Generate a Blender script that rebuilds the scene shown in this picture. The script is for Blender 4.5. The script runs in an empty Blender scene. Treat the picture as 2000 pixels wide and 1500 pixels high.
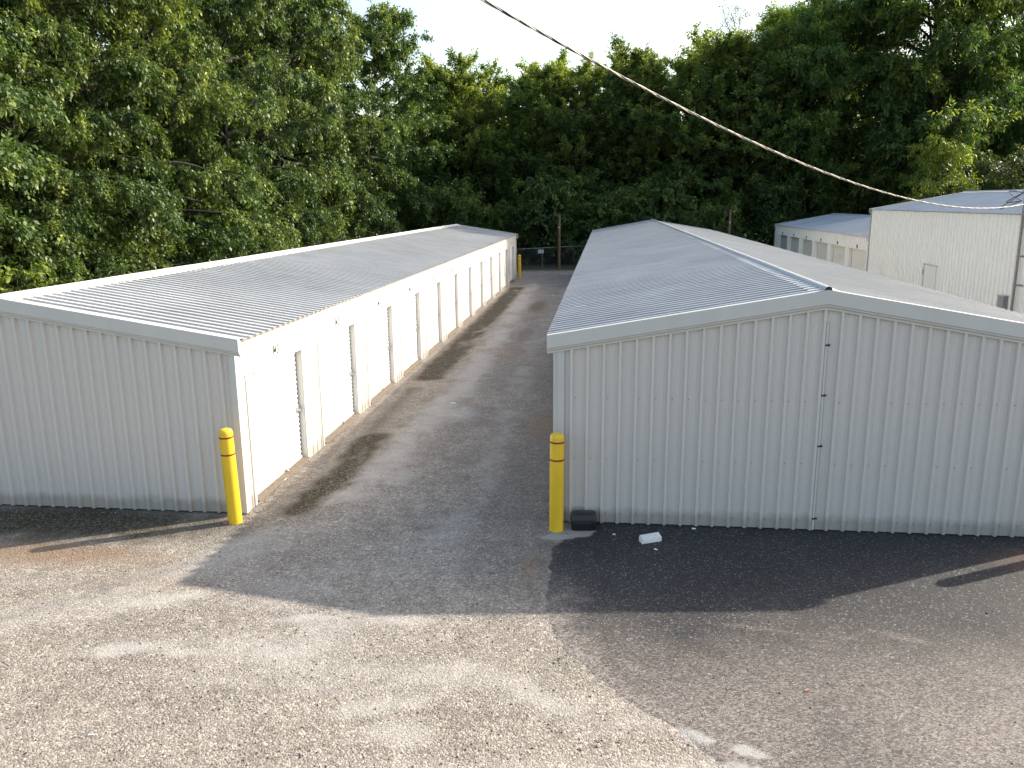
import bpy, math, random
import numpy as np
from mathutils import Matrix, Vector
R = math.radians
S = bpy.context.scene
C = S.collection

# ------------------------------------------------------------------ camera
CAM_H, PITCH, YAW, ROLL, FPX = 4.6569, 0.2198, -0.1131, -0.0087, 1592.87
cam_d = bpy.data.cameras.new('camera'); cam = bpy.data.objects.new('camera', cam_d); C.objects.link(cam)
cam_d.sensor_fit = 'HORIZONTAL'; cam_d.sensor_width = 36.0; cam_d.lens = 36.0 * FPX / 2000.0
cam_d.clip_start = 0.1; cam_d.clip_end = 3000
fw = Vector((math.sin(YAW) * math.cos(PITCH), math.cos(YAW) * math.cos(PITCH), -math.sin(PITCH)))
rt = Vector((math.cos(YAW), -math.sin(YAW), 0)); up = rt.cross(fw)
cr, sr = math.cos(ROLL), math.sin(ROLL)
rt2 = rt * cr + up * sr * 1.0
up2 = up * cr - rt * sr * 1.0
# picture x = cr*x - sr*y(down): the content turns by ROLL, so the axes turn the same way
rt2 = rt * cr + up * sr; up2 = -rt * sr + up * cr
M = Matrix((( rt2.x, up2.x, -fw.x, 0), (rt2.y, up2.y, -fw.y, 0), (rt2.z, up2.z, -fw.z, 0), (0, 0, 0, 1)))
cam.matrix_world = Matrix.Translation((0, 0, CAM_H)) @ M
S.camera = cam

# ------------------------------------------------------------------ sky, sun, exposure
SUN = Vector((1.596, 0.845, 1.0)).normalized()
SUN_EL = math.asin(SUN.z); SUN_AZ = math.atan2(SUN.x, SUN.y)
W = bpy.data.worlds.new('World'); S.world = W; W.use_nodes = True
nt = W.node_tree; bg = nt.nodes['Background']
sky = nt.nodes.new('ShaderNodeTexSky'); sky.sky_type = 'NISHITA'; sky.sun_disc = False
sky.sun_elevation = SUN_EL; sky.sun_rotation = SUN_AZ
sky.air_density = 1.3; sky.dust_density = 3.0; sky.ozone_density = 1.0
nt.links.new(sky.outputs[0], bg.inputs[0]); bg.inputs[1].default_value = 0.15
sl = bpy.data.lights.new('sun', 'SUN'); so = bpy.data.objects.new('sun', sl); C.objects.link(so)
sl.energy = 4.2; sl.angle = R(0.7); sl.color = (1.0, 0.915, 0.79)
so.rotation_euler = (-SUN).to_track_quat('-Z', 'Y').to_euler(); so.location = (30, 20, 40)
S.view_settings.view_transform = 'Standard'; S.view_settings.look = 'None'
S.view_settings.exposure = 1.2; S.view_settings.gamma = 1.0
S.cycles.max_bounces = 6; S.cycles.transparent_max_bounces = 4
S.cycles.diffuse_bounces = 3; S.cycles.glossy_bounces = 2; S.cycles.transmission_bounces = 3

# ------------------------------------------------------------------ materials
class NT:
    def __init__(s, name):
        s.m = bpy.data.materials.new(name); s.m.use_nodes = True
        s.t = s.m.node_tree; s.b = s.t.nodes['Principled BSDF']; s.o = s.t.nodes['Material Output']
    def n(s, typ, **kw):
        x = s.t.nodes.new(typ)
        for k, v in kw.items(): setattr(x, k, v)
        return x
    def link(s, a, b): s.t.links.new(a, b)
    def coord(s): return s.n('ShaderNodeTexCoord').outputs['Object']
    def mapped(s, scale, src=None):
        m = s.n('ShaderNodeMapping'); m.inputs['Scale'].default_value = scale
        s.link(src or s.coord(), m.inputs[0]); return m.outputs[0]
    def noise(s, scale, detail=4, rough=.6, vec=None):
        x = s.n('ShaderNodeTexNoise'); x.inputs['Scale'].default_value = scale
        x.inputs['Detail'].default_value = detail; x.inputs['Roughness'].default_value = rough
        s.link(vec or s.coord(), x.inputs['Vector']); return x.outputs['Fac']
    def vor(s, scale, vec=None, feature='F1'):
        x = s.n('ShaderNodeTexVoronoi'); x.feature = feature; x.inputs['Scale'].default_value = scale
        s.link(vec or s.coord(), x.inputs['Vector']); return x
    def ramp(s, fac, stops):
        x = s.n('ShaderNodeValToRGB'); e = x.color_ramp.elements
        while len(e) < len(stops): e.new(.5)
        for i, (p, c) in enumerate(stops):
            e[i].position = p; e[i].color = (c, c, c, 1) if not hasattr(c, '__len__') else (*c, 1)
        s.link(fac, x.inputs[0]); return x.outputs[0]
    def mix(s, fac, a, b, blend='MIX'):
        x = s.n('ShaderNodeMix'); x.data_type = 'RGBA'; x.blend_type = blend
        for v, i in ((fac, 0), (a, 6), (b, 7)):
            if isinstance(v, (int, float)): x.inputs[i].default_value = v if i == 0 else (v, v, v, 1)
            elif isinstance(v, tuple): x.inputs[i].default_value = (*v, 1)
            else: s.link(v, x.inputs[i])
        return x.outputs[2]
    def math(s, op, a, b=0.0):
        x = s.n('ShaderNodeMath'); x.operation = op
        for v, i in ((a, 0), (b, 1)):
            if isinstance(v, (int, float)): x.inputs[i].default_value = v
            else: s.link(v, x.inputs[i])
        return x.outputs[0]
    def attr(s, name):
        x = s.n('ShaderNodeAttribute'); x.attribute_name = name; return x
    def bump(s, h, strength=.4, dist=.01):
        x = s.n('ShaderNodeBump'); x.inputs['Strength'].default_value = strength
        x.inputs['Distance'].default_value = dist; s.link(h, x.inputs['Height'])
        s.link(x.outputs[0], s.b.inputs['Normal']); return x
    def set(s, col=None, rough=None, metal=None, spec=None):
        for v, k in ((col, 'Base Color'), (rough, 'Roughness'), (metal, 'Metallic'), (spec, 'Specular IOR Level')):
            if v is None: continue
            if isinstance(v, tuple): s.b.inputs[k].default_value = (*v, 1)
            elif isinstance(v, (int, float)): s.b.inputs[k].default_value = v
            else: s.link(v, s.b.inputs[k])
        return s.m

def painted_metal(name, c, rough=.42, dirt=.12, grime=0.0):
    a = NT(name)
    streak = a.noise(1.0, 4, .55, a.mapped((4, 4, .05)))
    blot = a.noise(.9, 4, .6)
    f = a.ramp(streak, [(.3, 1 - dirt * .6), (.75, 1.0)])
    f2 = a.ramp(blot, [(.3, 1 - dirt * .6), (.7, 1.0)])
    col = a.mix(1.0, a.mix(1.0, c, f, 'MULTIPLY'), f2, 'MULTIPLY')
    if grime:                                   # mud splashed up from the ground: a stain of its own
        z = a.n('ShaderNodeSeparateXYZ'); a.link(a.coord(), z.inputs[0])
        hgt = a.ramp(a.math('ADD', z.outputs[2], a.math('MULTIPLY', a.noise(5, 5, .7), -.28)), [(0.0, 1.0), (.13, 0.0)])
        col = a.mix(a.math('MULTIPLY', hgt, grime), col, (.20, .17, .13))
    return a.set(col, a.ramp(streak, [(.3, rough + .12), (.7, rough)]), 0.0, .5)

def galvalume(name, c=(.60, .61, .63), rough=.36, metal=.62):
    a = NT(name)
    sp = a.vor(28).outputs['Color']; st = a.noise(1.0, 5, .65, a.mapped((1.2, 7, 1.2)))
    bl = a.noise(.35, 5, .6)
    col = a.mix(.06, c, sp, 'SOFT_LIGHT')
    col = a.mix(1.0, col, a.ramp(st, [(.3, .80), (.7, 1.0)]), 'MULTIPLY')
    col = a.mix(1.0, col, a.ramp(bl, [(.3, .84), (.7, 1.0)]), 'MULTIPLY')
    a.bump(a.noise(3, 3, .5), .12, .02)
    return a.set(col, a.ramp(st, [(.3, rough + .12), (.7, rough - .04)]), metal, .35)

def plain(name, c, rough=.6, metal=0., var=.2, scale=20, bump=.15):
    a = NT(name); f = a.ramp(a.noise(scale, 5, .6), [(.3, 1 - var), (.7, 1.0)])
    if bump: a.bump(a.noise(scale * 2, 4, .6), bump, .005)
    return a.set(a.mix(1.0, c, f, 'MULTIPLY'), rough, metal)

M_WALL = painted_metal('white_wall_metal', (.585, .545, .502), .36, .02, .5)
M_TRIM = painted_metal('white_trim_metal', (.56, .545, .51), .40, .10)
M_DOOR = painted_metal('white_door_metal', (.74, .72, .68), .38, .06)
M_CREAM = painted_metal('cream_wall_metal', (.88, .85, .77), .42, .04)
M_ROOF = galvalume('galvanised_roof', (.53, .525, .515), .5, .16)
M_SLOPE_L = galvalume('left_slope_light_roof', (.40, .41, .43), .5, .12)  # right shed, left slope: the light on it painted in as a bluish tone
M_SLOPE_R = galvalume('right_slope_light_roof', (.53, .52, .505), .40, .45)  # same roof, right slope: its different light painted in as a second tone
M_ROOF2 = galvalume('galvanised_far_roof', (.46, .49, .54), .40, .4)
M_STEEL = plain('bare_steel', (.55, .55, .53), .32, .85, .25)
M_GALV = plain('galvanised_tube', (.15, .15, .15), .55, .3, .25)
M_RUBBER = plain('dark_gap', (.03, .03, .03), .8)
M_BLACKP = plain('black_plastic', (.012, .013, .015), .42, 0, .3, 60, .05)
M_WHITEP = plain('white_plastic', (.78, .77, .75), .45, 0, .08, 30, .0)
M_BLOCK = plain('chipped_white_block', (.78, .77, .76), .8, 0, .25, 25, .5)
M_SILL = plain('weathered_wood_sill', (.20, .16, .12), .85, 0, .45, 14, .4)
M_BAR = painted_metal('door_bottom_bar', (.58, .54, .47), .5, .2)
M_ROPE = plain('cotton_rope', (.75, .73, .68), .9, 0, .1, 80, .2)
M_SCREW = plain('dull_screw', (.20, .19, .18), .6, .5)
M_POST = plain('brown_timber', (.20, .125, .07), .9, 0, .5, 6, .6)
M_BARK = plain('tree_bark', (.028, .025, .021), .95, 0, .6, 7, .8)
M_BARKP = plain('pale_bark', (.24, .21, .17), .95, 0, .5, 7, .8)
M_SIGN = plain('sign_face', (.75, .75, .74), .5, 0, .1)
M_INK = plain('black_ink', (.02, .02, .02), .6, 0, .1)
M_PLATE = plain('number_plate_face', (.70, .70, .68), .5, 0, .05)
M_DPLATE = plain('dark_number_plate', (.12, .12, .12), .6, 0, .2)
M_GREY = plain('grey_box_paint', (.27, .275, .28), .5, 0, .15)
M_MAST = plain('mast_pipe', (.30, .24, .22), .5, .3, .3, 10)
M_CONC = plain('rough_concrete', (.34, .33, .31), .95, 0, .35, 18, .6)
M_BRICK = plain('broken_brick', (.40, .20, .14), .95, 0, .3, 30, .5)
M_ALU = plain('bare_aluminium_wire', (.36, .31, .26), .5, .2, .15)
M_CABLE = plain('black_cable_sheath', (.03, .028, .028), .5)
def bollard_mat():
    a = NT('yellow_bollard_sleeve')
    f = a.ramp(a.noise(6, 4, .6, a.mapped((1, 1, .3))), [(.3, .88), (.7, 1.0)])
    return a.set(a.mix(1.0, (.78, .50, .025), f, 'MULTIPLY'), .38, 0, .5)
M_YEL = bollard_mat(); M_RED = plain('dark_red_tape', (.22, .03, .015), .5, 0, .1)

def leaf_mat(name, dark, mid, tip, trans=.32, rough=.45):
    a = NT(name)
    at = a.attr('tint').outputs['Fac']
    ob = a.n('ShaderNodeObjectInfo').outputs['Random']
    col = a.ramp(at, [(0.0, dark), (.55, mid), (1.0, tip)])
    col = a.mix(1.0, col, a.ramp(ob, [(0, .82), (1, 1.12)]), 'MULTIPLY')
    a.set(col, rough, 0, .35)
    tr = a.n('ShaderNodeBsdfTranslucent')
    a.link(a.mix(1.0, col, (1.45, 1.5, .55), 'MULTIPLY'), tr.inputs[0])
    mx = a.n('ShaderNodeMixShader'); mx.inputs[0].default_value = trans
    a.link(a.b.outputs[0], mx.inputs[1]); a.link(tr.outputs[0], mx.inputs[2]); a.link(mx.outputs[0], a.o.inputs[0])
    return a.m
L_MAPLE = leaf_mat('maple_leaves', (.022, .048, .014), (.080, .132, .034), (.27, .31, .07), .28, .48)
L_BROAD = leaf_mat('broad_leaves', (.026, .055, .022), (.088, .145, .052), (.24, .28, .075), .5, .5)
L_FINE = leaf_mat('feathery_leaves', (.024, .052, .020), (.082, .145, .050), (.28, .33, .08), .5, .5)
L_WISP = leaf_mat('wispy_leaves', (.05, .06, .025), (.09, .105, .04), (.16, .17, .06))
L_YEL = leaf_mat('yellow_green_leaves', (.07, .10, .02), (.15, .20, .035), (.28, .34, .06), .4)
L_IVY = leaf_mat('ivy_leaves', (.03, .05, .018), (.07, .10, .035), (.17, .18, .07))

# ------------------------------------------------------------------ mesh helpers
class MB:
    def __init__(s): s.v = []; s.f = []; s.mi = []
    def add(s, vs, fs, mi=0):
        o = len(s.v); s.v += [tuple(p) for p in vs]
        s.f += [tuple(o + i for i in f) for f in fs]; s.mi += [mi] * len(fs)
    def box(s, a, b, mi=0):
        x0, y0, z0 = a; x1, y1, z1 = b
        s.add([(x0,y0,z0),(x1,y0,z0),(x1,y1,z0),(x0,y1,z0),(x0,y0,z1),(x1,y0,z1),(x1,y1,z1),(x0,y1,z1)],
              [(0,3,2,1),(4,5,6,7),(0,1,5,4),(1,2,6,5),(2,3,7,6),(3,0,4,7)], mi)
    def hexa(s, pts, mi=0):
        s.add(pts, [(0,3,2,1),(4,5,6,7),(0,1,5,4),(1,2,6,5),(2,3,7,6),(3,0,4,7)], mi)
    def tube(s, pts, rad, n=8, mi=0, caps=True):
        pts = [Vector(p) for p in pts]
        rad = rad if hasattr(rad, '__len__') else [rad] * len(pts)
        o = len(s.v); prev = None
        for i, p in enumerate(pts):
            t = (pts[min(i + 1, len(pts) - 1)] - pts[max(i - 1, 0)]).normalized()
            if prev is None:
                a = t.orthogonal().normalized()
            else:
                a = (prev - t * prev.dot(t)); a = a.normalized() if a.length > 1e-6 else t.orthogonal().normalized()
            prev = a; b = t.cross(a)
            for k in range(n):
                w = 2 * math.pi * k / n
                s.v.append(tuple(p + (a * math.cos(w) + b * math.sin(w)) * rad[i]))
        for i in range(len(pts) - 1):
            for k in range(n):
                k2 = (k + 1) % n
                s.f.append((o + i*n + k, o + i*n + k2, o + (i+1)*n + k2, o + (i+1)*n + k)); s.mi.append(mi)
        if caps:
            s.f.append(tuple(o + k for k in reversed(range(n)))); s.mi.append(mi)
            e = o + (len(pts) - 1) * n
            s.f.append(tuple(e + k for k in range(n))); s.mi.append(mi)
    def lathe(s, prof, n=32, c=(0, 0), mi=0):
        o = len(s.v)
        for r, z in prof:
            for k in range(n):
                w = 2 * math.pi * k / n; s.v.append((c[0] + r * math.cos(w), c[1] + r * math.sin(w), z))
        for i in range(len(prof) - 1):
            for k in range(n):
                k2 = (k + 1) % n
                s.f.append((o + i*n + k, o + i*n + k2, o + (i+1)*n + k2, o + (i+1)*n + k)); s.mi.append(mi)
        s.f.append(tuple(o + k for k in reversed(range(n)))); s.mi.append(mi)
        e = o + (len(prof) - 1) * n
        s.f.append(tuple(e + k for k in range(n))); s.mi.append(mi)
    def strip(s, A, B, mi=0):
        """quad strip between two equally long point rows"""
        o = len(s.v); n = len(A); s.v += [tuple(p) for p in A] + [tuple(p) for p in B]
        for i in range(n - 1):
            s.f.append((o + i, o + i + 1, o + n + i + 1, o + n + i)); s.mi.append(mi)
    def build(s, name, mats, parent=None, smooth=False, origin=None):
        me = bpy.data.meshes.new(name)
        vs = s.v
        if origin is not None:
            vs = [(x - origin[0], y - origin[1], z - origin[2]) for x, y, z in vs]
        me.from_pydata(vs, [], s.f)
        mats = mats if isinstance(mats, (list, tuple)) else [mats]
        for m in mats: me.materials.append(m)
        if len(mats) > 1: me.polygons.foreach_set('material_index', s.mi)
        if smooth: me.polygons.foreach_set('use_smooth', [True] * len(me.polygons))
        me.update()
        o = bpy.data.objects.new(name, me); C.objects.link(o)
        if origin is not None: o.location = origin
        if parent is not None: o.parent = parent
        return o
def smooth_angle(o, deg=35):
    me = o.data; me.polygons.foreach_set('use_smooth', [True] * len(me.polygons))
    try: me.set_sharp_from_angle(angle=R(deg))
    except Exception: pass
    return o
def tag(o, label=None, cat=None, group=None, kind=None):
    if label: o['label'] = label
    if cat: o['category'] = cat
    if group: o['group'] = group
    if kind: o['kind'] = kind
    return o
def empty(name, loc=(0, 0, 0), rz=0):
    o = bpy.data.objects.new(name, None); C.objects.link(o)
    o.location = loc; o.rotation_euler = (0, 0, rz); o.empty_display_size = .3
    return o
def copy_tree(o, parent=None):
    c = o.copy(); C.objects.link(c)
    if parent: c.parent = parent
    for ch in list(o.children): copy_tree(ch, c)
    return c
def text_mesh(txt, size, name, mat, parent, thick=.002):
    cu = bpy.data.curves.new('t', 'FONT'); cu.body = txt; cu.size = size; cu.extrude = thick
    cu.align_x = 'CENTER'; cu.align_y = 'CENTER'; cu.resolution_u = 3; cu.offset = size * .012
    to = bpy.data.objects.new('t', cu); C.objects.link(to)
    bpy.context.view_layer.update()
    me = bpy.data.meshes.new_from_object(to.evaluated_get(bpy.context.evaluated_depsgraph_get()))
    bpy.data.objects.remove(to); me.materials.clear(); me.materials.append(mat)
    o = bpy.data.objects.new(name, me); C.objects.link(o); o.parent = parent
    return o

RIB = 0.2286
def wall_profile(u0, u1, start, rib_h=.046, pitch=RIB, minor=True, extra=(), rw=.031, tp=.55):
    """(u, out) points of a ribbed steel panel from u0 to u1, a rib centred on start + k*pitch"""
    P = {round(u0, 5): 0.0, round(u1, 5): 0.0}
    k = math.ceil((u0 - start) / pitch - 1)
    while start + k * pitch < u1 + pitch:
        c = start + k * pitch
        pts = [(-rw, 0), (-rw * tp, rib_h), (rw * tp, rib_h), (rw, 0)]
        if minor:
            for m in (.37, .63):
                w = pitch * m; pts += [(w - .020, 0), (w - .008, .0035), (w + .008, .0035), (w + .020, 0)]
        for du, h in pts:
            if u0 + .001 < c + du < u1 - .001: P[round(c + du, 5)] = h
        k += 1
    us = sorted(P)
    for e in extra:
        if e not in P:
            P[round(e, 5)] = float(np.interp(e, us, [P[q] for q in us]))
    return sorted(P.items())

# ------------------------------------------------------------------ measured layout
XL, YL0, YL1, HL = -5.416, 11.295, 50.49, 3.6576      # left shed: alley wall, front, back, half width
ZLE, ZLP = 2.70, 3.30
XR, YR0, YR1, HR = -0.669, 11.41, 53.96, 3.66         # right shed
ZRE, ZRP = 2.785, 3.4355
XC, YC0, YC1, HC = 13.073, 42.85, 65.82, 4.23         # far low shed, taller store towards the viewer
ZCE, ZCP, ZTE, ZTP = 2.785, 3.546, 4.1385, 4.905

# ------------------------------------------------------------------ ground
def vnoise(x, y, seed):
    r = np.random.RandomState(seed).rand(256, 256)
    xi = np.floor(x).astype(int); yi = np.floor(y).astype(int); fx = x - xi; fy = y - yi
    fx = fx * fx * (3 - 2 * fx); fy = fy * fy * (3 - 2 * fy)
    a = r[xi % 256, yi % 256]; b = r[(xi + 1) % 256, yi % 256]; c = r[xi % 256, (yi + 1) % 256]; d = r[(xi + 1) % 256, (yi + 1) % 256]
    return (a * (1 - fx) + b * fx) * (1 - fy) + (c * (1 - fx) + d * fx) * fy
def fbm(x, y, seed, oct=5, gain=.55):
    s = 0; amp = 1; tot = 0
    for i in range(oct):
        s = s + amp * vnoise(x * 2**i + 17.3 * i, y * 2**i + 5.1 * i, seed + i); tot += amp; amp *= gain
    return s / tot
def sstep(a, b, x):
    t = np.clip((x - a) / (b - a), 0, 1); return t * t * (3 - 2 * t)
def dist_poly(x, y, pts):
    d = np.full(x.shape, 1e9)
    for (x0, y0), (x1, y1) in zip(pts[:-1], pts[1:]):
        vx, vy = x1 - x0, y1 - y0
        t = np.clip(((x - x0) * vx + (y - y0) * vy) / (vx * vx + vy * vy), 0, 1)
        d = np.minimum(d, np.hypot(x - x0 - t * vx, y - y0 - t * vy))
    return d
def blob(x, y, c, rx, ry, rot=0):
    dx, dy = x - c[0], y - c[1]; cs, sn = math.cos(rot), math.sin(rot)
    return np.sqrt(((dx * cs + dy * sn) / rx)**2 + ((-dx * sn + dy * cs) / ry)**2)
def asphalt_sd(x, y):
    """> 0 inside the tarred apron in front of the right-hand shed"""
    edge = np.interp(y, [3.0, 4.2, 5.0, 6.14, 6.65, 7.1, 7.76, 8.2, 8.66, 10.4, 10.75, 11.1, 11.5],
                        [3.6, 2.5, 1.85, 1.09, .62, .18, -.31, -.52, -.66, -.69, -.55, -.2, -.05])
    return x - edge
def masks(x, y):
    n1 = fbm(x * .9, y * .9, 3); n2 = fbm(x * 3.1, y * 3.1, 11); n3 = fbm(x * 8, y * 8, 23); n4 = fbm(x * .35, y * .22, 31)
    wob = (n2 - .5) * .5 + (n3 - .5) * .25
    # pale dust: wheel tracks, forecourt drifts, and a film painting the shaded alley lighter
    t1 = dist_poly(x, y, [(-4.0, 47), (-3.85, 38), (-3.75, 30), (-3.62, 24), (-3.55, 20), (-3.7, 17.5), (-3.85, 14), (-4.28, 11.3), (-4.7, 10.3), (-5.2, 9.4), (-5.9, 8.5), (-7.5, 7.4)])
    t2 = dist_poly(x, y, [(-2.1, 45), (-2.15, 36), (-2.3, 26), (-2.2, 19.6), (-2.0, 14.2), (-2.15, 11.7), (-2.4, 10.1), (-2.8, 8.8), (-3.2, 7.4)])
    dust = (.95 - .5 * sstep(10.4, 9.0, y)) * sstep(.66, .10, t1 + wob * .9) * sstep(.28, .62, n1 + .1)
    dust = np.maximum(dust, .55 * sstep(.5, .05, t2 + wob) * sstep(.35, .65, n1 + .05))
    n5 = fbm(x * .55 + y * .12, y * 1.9 - x * .2, 43)
    dust = np.maximum(dust, .50 * sstep(.40, .78, n5) * sstep(10.6, 8.4, y + wob))
    dust = np.maximum(dust, .16 * sstep(10.5, 14, y) * (.6 + .8 * (n2 - .3)))  # even film over the alley: its shade made lighter in the colour
    for c, rx, ry, ro, a in (((-5.0, 7.45), .55, .16, .3, .9), ((-4.4, 7.4), .35, .10, 0, .9), ((-3.4, 7.5), .6, .2, .1, .8), ((-3.3, 8.25), .4, .12, .2, .9),
                             ((-2.2, 8.3), .5, .14, 0, .8), ((-5.3, 8.5), .7, .2, .4, .9), ((-2.1, 6.7), .5, .16, .3, .7), ((-1.8, 6.3), .4, .2, 0, .7),
                             ((-1.6, 7.3), .5, .2, .3, .6), ((-.6, 7.0), .7, .22, -.5, .7), ((-3.2, 17.6), .5, .9, 0, .9), ((-3.5, 13.2), .4, .7, .2, .8)):
        dust = np.maximum(dust, a * sstep(1.25, .35, blob(x, y, c, rx, ry, ro) + wob * 1.6))
    # dust carried on to the apron: drifts, and a film that paints its sunlit part lighter
    dd = asphalt_sd(x, y)
    adust_sun = .62 * sstep(9.0, 6.6, y + (n1 - .5) * 2.2 - .1 * x) * (.45 + .9 * n1)
    adust_sun = np.maximum(adust_sun, .75 * sstep(.7, -.05, dd + wob * 1.3) * sstep(10.2, 8.4, y + wob)); adust_sun = np.maximum(adust_sun, sstep(.07, -.02, dd + wob * .3))
    for c, rx, ry, ro, a in (((.35, 7.6), .45, .1, -.7, .9), ((.8, 7.05), .4, .12, -.6, .9), ((1.8, 8.5), .5, .06, -.15, .6), ((2.6, 8.4), .55, .07, -.1, .5),
                             ((3.3, 8.45), .5, .08, -.4, .6), ((3.7, 7.95), .45, .12, -.5, .8), ((4.3, 7.7), .6, .18, -.1, .9), ((1.7, 7.7), .5, .12, .1, .5),
                             ((2.2, 6.6), .9, .4, 0, .6), ((3.3, 6.2), 1.0, .4, 0, .8)):
        adust_sun = np.maximum(adust_sun, .62 * a * sstep(1.4, .2, blob(x, y, c, rx, ry, ro) + wob * 1.4))
    # moss and dead leaves along the foot of the left shed
    moss = 0 * x
    for pts, w, a in (([(-4.8, 45), (-4.75, 39), (-4.72, 33), (-4.68, 27), (-4.72, 21.3)], .40, 1.0), ([(-4.62, 15.6), (-4.55, 13.2), (-4.72, 11.5)], .30, 1.0), ([(-4.85, 20), (-4.8, 16)], .16, .55)):
        moss = np.maximum(moss, a * sstep(w + .12, w - .16, dist_poly(x, y, pts) + wob * .7))
    moss = moss * sstep(.18, .42, n3 + .12)
    for c, rx, ry, a in (((-8.2, 10.75), 3.0, .75, 1.0), ((-3.0, 37.0), .35, 2.2, .55), ((-2.8, 29), .3, 1.4, .35)):
        moss = np.maximum(moss, a * sstep(1.3, .4, blob(x, y, c, rx, ry) + wob * 1.5))
    # red clay
    clay = 0 * x
    for c, rx, ry, a in (((-7.7, 9.65), 1.7, .42, 1.0), ((-6.3, 9.6), .9, .3, .6), ((-1.1, 16.8), .55, 1.3, .8), ((-2.9, 25.2), .7, 2.0, .45), ((-2.9, 36.0), .5, 2.5, .5), ((-.9, 9.8), .18, .5, .5), ((5.8, 10.6), .8, .4, .6), ((-5.6, 9.0), .7, .3, .35)):
        clay = np.maximum(clay, a * sstep(1.35, .3, blob(x, y, c, rx, ry) + wob * 1.3))
    # broken pale concrete showing through
    conc = 0 * x
    for c, rx, ry, ro in (((.93, 6.5), .17, .085, -.5), ((1.27, 6.37), .19, .055, -.15), ((1.2, 6.13), .2, .08, -.2), ((1.5, 6.05), .25, .07, 0), ((-.62, 10.86), .26, .15, .1), ((-.3, 11.05), .22, .18, 0)):
        conc = np.maximum(conc, sstep(1.15, .75, blob(x, y, c, rx, ry, ro) + wob * 2.6 + (n3 - .5) * 1.2))
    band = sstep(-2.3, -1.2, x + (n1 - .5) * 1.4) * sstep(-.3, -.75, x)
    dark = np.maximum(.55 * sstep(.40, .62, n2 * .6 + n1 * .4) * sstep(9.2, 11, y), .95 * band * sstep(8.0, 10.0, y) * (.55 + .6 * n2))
    moss = np.where(x > -5.35, moss * sstep(.24, .42, fbm(x * 1.3, y * .55, 71) + .08), moss)      # dark: gravel darkened in blotches and beside the right shed
    grass = sstep(55, 58, y + wob * 2) + sstep(-14.6, -15.2, x) + sstep(24, 25.5, x)
    return [np.clip(q, 0, 1) for q in (dust, adust_sun, moss, clay, conc, dark, grass)]

def grid_mesh(name, xs, ys, mat, z=0.0, keep=None, kind='structure'):
    X, Y = np.meshgrid(xs, ys); nx, ny = len(xs), len(ys)
    xf, yf = X.ravel(), Y.ravel()
    idx = np.arange(nx * ny).reshape(ny, nx)
    q = np.stack([idx[:-1, :-1], idx[:-1, 1:], idx[1:, 1:], idx[1:, :-1]], -1).reshape(-1, 4)
    if keep is not None:
        k = keep(xf, yf); q = q[k[q].all(1)]
        used = np.unique(q); re = -np.ones(nx * ny, int); re[used] = np.arange(len(used)); q = re[q]; xf, yf = xf[used], yf[used]
    me = bpy.data.meshes.new(name)
    me.vertices.add(len(xf)); me.loops.add(q.size); me.polygons.add(len(q))
    me.vertices.foreach_set('co', np.stack([xf, yf, np.full(len(xf), z)], 1).ravel())
    me.loops.foreach_set('vertex_index', q.ravel()); me.polygons.foreach_set('loop_start', np.arange(0, q.size, 4))
    me.update(calc_edges=True); me.materials.append(mat)
    for nm, v in zip(('dust', 'adust_sun', 'moss', 'clay', 'conc', 'dark', 'grass'), masks(xf, yf)):
        a = me.attributes.new(nm, 'FLOAT', 'POINT'); a.data.foreach_set('value', v.astype(np.float32))
    o = bpy.data.objects.new(name, me); C.objects.link(o); o['kind'] = kind
    return o

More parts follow.
